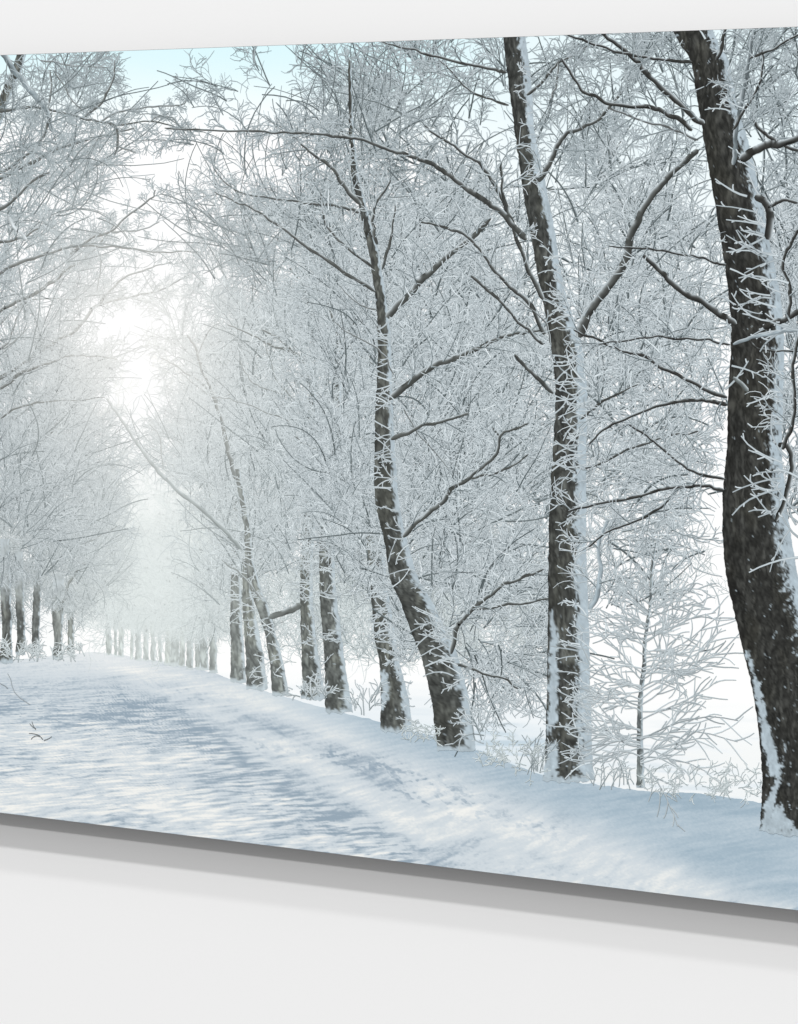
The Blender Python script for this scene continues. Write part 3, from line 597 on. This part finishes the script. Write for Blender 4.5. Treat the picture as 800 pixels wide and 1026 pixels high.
POST = [(20, 503, 525), (60, 507, 530), (100, 512, 534), (130, 516, 536), (180, 522.5, 546), (230, 531, 556), (270, 538, 562), (300, 544, 569), (350, 553, 584), (400, 557, 589), (450, 554.5, 588), (510, 551, 588), (560, 550, 588), (650, 549, 591), (700, 548, 592), (760, 546.5, 594), (783, 544, 597)]
right_tree('straight dark-trunked frosted tree with a snow strip down its right side', POST, .05,
           [(450, 120, 80, 80, 46, (530, 330), 22, 58, 2.0), (590, 130, 70, 75, 40, (545, 300), 22, 58, 2.0), (470, 260, 70, 70, 70, (550, 420), 22, 56, 2.1), (640, 260, 75, 100, 60, (580, 430), 24, 62, 2.3),
            (630, 400, 70, 90, 46, (575, 520), 24, 64, 2.4), (490, 400, 60, 90, 74, (560, 520), 22, 58, 2.1), (620, 500, 56, 64, 19, (575, 560), 22, 60, 2.4), (505, 540, 50, 60, 44, (560, 600), 22, 56, 2.2), (375, 95, 60, 40, 24, (520, 260), 20, 50, 1.8),
            (618, 600, 30, 50, 6, (580, 640), 18, 40, 2.3)],
           [([(528, 240), (498, 210), (475, 194), (450, 175), (425, 160), (400, 153), (362, 139), (330, 136), (290, 133), (230, 131), (165, 128)], 6, 1.3, dict(shoots=.45, sl=(12, 34), sw=1.7, front=True)),
            ([(545, 300), (530, 268), (520, 245), (510, 215), (504, 190), (503, 162)], 5, 2.6, dict(shoots=.3, front=True)),
            ([(546, 335), (530, 305), (510, 285), (490, 262), (470, 238), (450, 230), (420, 222)], 5, 2, dict(shoots=.5, front=True)),
            ([(512, 226), (500, 195), (485, 170), (465, 152), (445, 140), (425, 125)], 4.2, 2, dict(shoots=.5)),
            ([(508, 72), (495, 68), (465, 64), (430, 54), (410, 48), (380, 40)], 3.5, 1.6, dict(shoots=.6)),
            ([(510, 105), (480, 95), (460, 80), (440, 60)], 2.6, 1.3, dict(shoots=.6)),
            ([(580, 338), (590, 312), (606, 292), (627, 262), (633, 235), (650, 200), (675, 172), (700, 150)], 10, 5, dict(shoots=1.1, sl=(10, 30))),
            ([(540, 182), (552, 160), (562, 140), (580, 128), (600, 118), (625, 90)], 6, 2.5, dict(shoots=.6)),
            ([(528, 95), (545, 80), (560, 62), (590, 45)], 3.6, 2, dict(shoots=.8)), ([(560, 60), (558, 85), (552, 100)], 2.2, 2),
            ([(555, 394), (540, 380), (526, 366), (516, 355)], 4.5, 3, dict(front=True)), ([(472, 276), (500, 300), (520, 322), (545, 345)], 3, 3, dict()),
            ([(582, 420), (610, 398), (640, 385)], 3, 1.6, dict(shoots=.6)), ([(586, 470), (620, 455), (660, 440), (700, 432)], 3, 1.6, dict(shoots=.6)),
            ([(590, 610), (600, 592), (602, 570), (600, 545), (610, 520)], 6, 3, dict(col=(165, 180, 188), shoots=.5)), ([(552, 345), (545, 320), (520, 300)], 2, 1)],
           frost=((16, 255, 330, dict(ln=(12, 30), w=2.4)), (30, 370, 470, dict(ln=(14, 38), w=2.5)), (22, 500, 660, dict(ln=(10, 26), w=2.4)), (16, 300, 500, dict(side=-1, ln=(12, 30), w=2.4)), (34, 650, 770, dict(ln=(10, 30), w=2.3, up=.25)), (10, 60, 130, dict(ln=(8, 18), w=2.0))),
           snow=(.69, .16), seed=14, flecks=.9,
           patches=([(610, 552, 555), (640, 551, 559), (690, 550, 561), (720, 550, 557), (735, 548, 553)], [(745, 548, 558), (765, 546, 560), (783, 545, 556)]), zk=Z_POST)

# ------------------------------------------------------------------ sapling, shrubs and dry stems between the trees
e = node('printed_sapling', 'young frosted sapling with thin level branches between two big trunks'); t = Tone(.10); t.bark = np.array((112, 120, 122.)); zb = next_layer()
I = Ink(); trunk(I, [(545, 657, 658.5), (570, 652, 654.5), (600, 651, 654), (640, 645, 648.5), (670, 643.5, 647.5), (700, 639.5, 644.5), (750, 638.5, 645), (789, 638.5, 646)], t, zb, (.72, .3), seed=21); 
I.build('trunk', e)
I = Ink(); zc = next_layer()
n = 84; y = rng.uniform(556, 772, n); side = np.where(rng.random(n) < .5, 1, -1)
cxs = np.interp(y, [545, 600, 640, 700, 790], [657, 652, 647, 642, 642])
up = np.interp(y, [556, 680, 772], [.75, .38, .12])
ang = np.where(side > 0, rng.normal(-up, .24, n), np.pi+rng.normal(up, .24, n))
lng = np.interp(y, [545, 600, 680, 772], [24, 54, 98, 96])*rng.uniform(.4, 1.1, n)*np.where(side < 0, .76, 1.0)
P = grow(np.stack([cxs, y], -1), ang, lng, 8, .3, .12)
ribbons(I, P, np.linspace(1.5, .8, 8)[None]*np.ones((n, 1)), [t.mid*.9, t.frost*.95, t.frost], zc+rng.random(n)*STEP, .05, 9)
r, h, pi, tt = offspring(P, 8, .15, 1., .3, .75)
Q = grow(r, h, lng[pi]*rng.uniform(.14, .42, len(pi)), 5, .2, .08)
ribbons(I, Q, np.linspace(1.4, .9, 5)[None]*np.ones((len(Q), 1)), [t.mid, t.frost*.96, t.frost], zc+rng.random(len(Q))*STEP, .05, 12)
I.build('crown', e)

def shrub(label, stems, d, w, kids=3, ln=(10, 22), col=None):
    """stems: (x, y, heading, length)"""
    e = node('printed_shrub', label) ; t = Tone(d); zb = next_layer()
    I = Ink(); S = np.array(stems, float)
    P = grow(S[:, :2], S[:, 2], S[:, 3], 7, .22, .12)
    prof = [t.dark, t.mid, t.frost] if col is None else col
    ribbons(I, P, w*np.linspace(1.1, .8, 7)[None]*np.ones((len(P), 1)), prof, zb+rng.random(len(P))*STEP, d, 8)
    I.build('stems', e)
    if kids:
        I = Ink(); r, h, pi, tt = offspring(P, kids, .35, 1., .3, .9)
        Q = grow(r, h, rng.uniform(*ln, len(h)), 5, .25, .15)
        ribbons(I, Q, w*np.linspace(.95, .8, 5)[None]*np.ones((len(Q), 1)), [t.mid, t.frost, t.pale], zb+rng.random(len(Q))*STEP, d, 10)
        I.build('twigs', e)
def fan(x0, x1, y0, y1, n, l0, l1, sp=.4): return [(rng.uniform(x0, x1), rng.uniform(y0, y1), -np.pi/2+rng.normal(0, sp), rng.uniform(l0, l1)) for _ in range(n)]
shrub('thin dry stems at the foot of the straight trunk', fan(518, 545, 770, 776, 12, 22, 52, .22), .2, .9, 3, (4, 9))
shrub(None, fan(355, 378, 703, 718, 10, 12, 32, .4), .3, 1.0, 3, (6, 14))
shrub(None, fan(474, 486, 730, 742, 7, 16, 36, .55), .2, 1.2, 3, (8, 16))
shrub(None, fan(592, 636, 784, 792, 14, 10, 34, .4), .3, .9, 4, (4, 9))
shrub(None, fan(645, 762, 772, 802, 70, 6, 15, 1.2), .7, .7, 4, (3, 8))
shrub(None, fan(478, 545, 742, 774, 50, 5, 13, 1.1), .85, .8, 3, (3, 7))
shrub(None, fan(408, 440, 724, 744, 24, 5, 12, 1.1), .85, .8, 3, (3, 7))
shrub(None, fan(300, 330, 692, 704, 18, 8, 18, .7), .35, 1.2, 4, (4, 9))
shrub('snowy brush heaped around the feet of the left row', fan(-30, 90, 652, 664, 50, 6, 20, .7), .6, .9, 5, (4, 9))
shrub('dark dry weed poking out of the road snow', [(30, 706, -2.42, 40), (8, 690, -2.3, 16)], 0, .8, 0, col=[(140, 148, 152)]*3)
shrub(None, [(43, 741, -2.3, 16), (40, 738, -2.8, 10), (36, 730, -2.7, 8), (36, 731, -2.2, 9), (44, 742, -.2, 9)], 0, .8, 0, col=[(105, 110, 112)]*3)

# ------------------------------------------------------------------ nearest tree, at the right side of the picture
NEAR = [(20, 668, 712), (45, 682, 721), (60, 692, 730), (100, 699, 738), (160, 709, 755), (230, 721, 769), (300, 731, 783), (340, 733, 786), (400, 730, 785), (450, 728.5, 784), (500, 724.5, 788),
        (560, 726, 797), (610, 735, 808), (660, 747, 820), (700, 756, 828), (760, 763, 835), (800, 764, 839), (836, 761, 846)]
right_tree('thick dark-barked near tree at the right with snow packed in its bark', NEAR, 0,
           [(640, 130, 75, 85, 22, (735, 320), 24, 64, 2.5), (770, 120, 55, 85, 50, (740, 300), 24, 60, 2.5), (660, 300, 65, 90, 34, (750, 460), 26, 66, 2.6), (800, 290, 40, 90, 66, (760, 460), 24, 60, 2.7),
            (665, 425, 70, 80, 22, (760, 540), 26, 66, 2.7), (815, 470, 36, 90, 46, (775, 560), 22, 54, 2.7), (690, 530, 40, 40, 6, (760, 560), 22, 50, 2.7), (860, 250, 70, 200, 110, (780, 500), 26, 66, 2.5), (700, 60, 70, 24, 20, (720, 160), 18, 44, 2.4)],
           [([(706, 124), (690, 112), (655, 80), (637, 60), (620, 46), (600, 30)], 6, 3.8, dict(shoots=.35, front=True)),
            ([(694, 130), (680, 118), (660, 110), (645, 107), (618, 104), (597, 97), (580, 85), (563, 58)], 5, 2.6, dict(shoots=.4, front=True)),
            ([(694, 62), (665, 59), (640, 57), (615, 50), (568, 34)], 3.2, 2.4, dict(shoots=.4)),
            ([(700, 140), (670, 128), (640, 118), (610, 108)], 2.4, 1.8, dict(shoots=.6)),
            ([(738, 325), (725, 316), (710, 306), (690, 295), (672, 281), (660, 270), (645, 255)], 7, 4.6, dict(front=True, shoots=.12)),
            ([(729, 398), (700, 386), (670, 372), (645, 357), (622, 350), (600, 340), (575, 330)], 4.4, 2, dict(shoots=.4, front=True)),
            ([(729, 405), (715, 402), (695, 401), (665, 405), (620, 422), (590, 445)], 4.4, 2, dict(shoots=.5)),
            ([(726, 491), (710, 487), (695, 486), (670, 488), (640, 496), (600, 505), (570, 512)], 3.6, 2.4, dict(shoots=.4, front=True)),
            ([(680, 488), (665, 505), (640, 520), (610, 533), (590, 548)], 2.8, 2, dict(shoots=.5)),
            ([(727, 480), (700, 475), (680, 462), (655, 440), (630, 425)], 3, 2, dict(shoots=.5)),
            ([(728, 265), (700, 258), (660, 250), (610, 246)], 2.8, 1.8, dict(shoots=.5)), ([(732, 345), (700, 340), (650, 338), (600, 345)], 2.6, 1.8, dict(shoots=.5)),
            ([(735, 165), (738, 130), (745, 90), (752, 60), (757, 28)], 5, 3.4, dict(col=(110, 120, 124), shoots=.4, front=True)),
            ([(735, 130), (752, 100), (762, 80), (764, 50)], 3, 2, dict(shoots=.5)), ([(752, 58), (775, 48), (810, 30)], 3, 2, dict(shoots=.5)), ([(718, 60), (724, 45), (728, 25)], 4, 3, dict(front=True)),
            ([(742, 160), (760, 148), (780, 144), (820, 130)], 9, 6, dict(shoots=.3)), ([(755, 120), (765, 132), (785, 143), (830, 162)], 3.6, 4, dict(shoots=.2, front=True)),
            ([(757, 196), (768, 204), (772, 215), (770, 240)], 8, 8, dict()), ([(770, 208), (785, 200), (800, 203)], 4, 3, dict()),
            ([(765, 328), (780, 322), (790, 318), (820, 300)], 7, 5, dict(front=True)), ([(790, 318), (792, 290), (786, 262), (800, 230)], 4.5, 3, dict(front=True, shoots=.4)),
            ([(745, 330), (760, 350), (800, 352)], 2.6, 2, dict(front=True)), ([(735, 345), (765, 335), (800, 330)], 3.4, 3, dict(front=True, col=(150, 163, 170))),
            ([(784, 450), (792, 430), (796, 400), (795, 370), (802, 330)], 4.5, 3.4, dict(shoots=.4, front=True)), ([(778, 522), (788, 495), (794, 465), (790, 448), (780, 446)], 5, 5, dict(front=True)),
            ([(735, 378), (742, 384), (750, 392)], 4, 5, dict(front=True, col=(105, 112, 112)))],
           frost=((20, 235, 325, dict(ln=(20, 46), w=3.1, up=.15)), (8, 325, 345, dict(ln=(20, 40), w=3.2, up=-.1)), (22, 430, 560, dict(ln=(22, 52), w=3.0, up=.45)), (10, 165, 240, dict(ln=(14, 34), w=2.9, up=.5)), (8, 235, 420, dict(side=-1, ln=(14, 34), w=2.8)), (9, 30, 120, dict(ln=(12, 26), w=2.6)), (8, 390, 440, dict(ln=(14, 30), w=2.8))),
           snow=(.80, .13), seed=33, flecks=.8,
           patches=([(655, 748, 750), (680, 754, 760), (710, 759, 768), (740, 764, 776), (765, 770, 782), (780, 776, 784)], [(745, 786, 789), (770, 782, 787), (790, 773, 780), (815, 765, 775), (834, 762, 774)], [(806, 775, 784), (822, 772, 792), (836, 768, 800)]), zk=Z_NEAR)

# ------------------------------------------------------------------ camera
cam = bpy.data.cameras.new('camera'); co = link(bpy.data.objects.new('camera', cam))
cam.sensor_fit = 'HORIZONTAL'; cam.sensor_width = 36; cam.lens = 36*F/800
cam.shift_y = -(513-HY)/800.0; cam.clip_start = .05; cam.clip_end = 100
co.location = (SU*D, -CU*D, EYE); co.rotation_euler = (math.radians(90), 0, YAW)
scene.camera = co

# ------------------------------------------------------------------ light: even studio surround and two lamps high in front of the wall
w = bpy.data.worlds.new('World'); scene.world = w; w.use_nodes = True
nt = w.node_tree; bg = nt.nodes['Background']
tc = nt.nodes.new('ShaderNodeTexCoord'); sx = nt.nodes.new('ShaderNodeSeparateXYZ'); mr = nt.nodes.new('ShaderNodeMapRange')
nt.links.new(tc.outputs['Generated'], sx.inputs['Vector']); nt.links.new(sx.outputs['Z'], mr.inputs['Value'])
mr.inputs['From Min'].default_value = -.35; mr.inputs['From Max'].default_value = .6
mr.inputs['To Min'].default_value = AMB*.45; mr.inputs['To Max'].default_value = AMB*1.5
bg.inputs['Color'].default_value = (1, 1, 1, 1)
nt.links.new(mr.outputs['Result'], bg.inputs['Strength'])
def lamp(slope, dist, size, irr):
    """disc lamp straight above and in front; slope = how steeply its light comes down the wall"""
    l = bpy.data.lights.new('studio_lamp', 'AREA'); l.shape = 'DISK'; l.size = size
    o = link(bpy.data.objects.new('studio_lamp', l))
    a = math.atan(slope)
    o.location = (0, -dist*math.cos(a), 1.0+dist*math.sin(a)); o.rotation_euler = (math.pi/2-a, 0, 0)
    l.energy = irr*math.pi*math.pi*dist**2/math.cos(a)
lamp(.65, 30, 1.1, .24)
lamp(1.27, 30, 1.2, .278)
lamp(1.96, 30, 1.5, .107)

scene.view_settings.view_transform = 'Standard'; scene.view_settings.look = 'None'
scene.view_settings.exposure = 0; scene.view_settings.gamma = 1
scene.cycles.max_bounces = 4
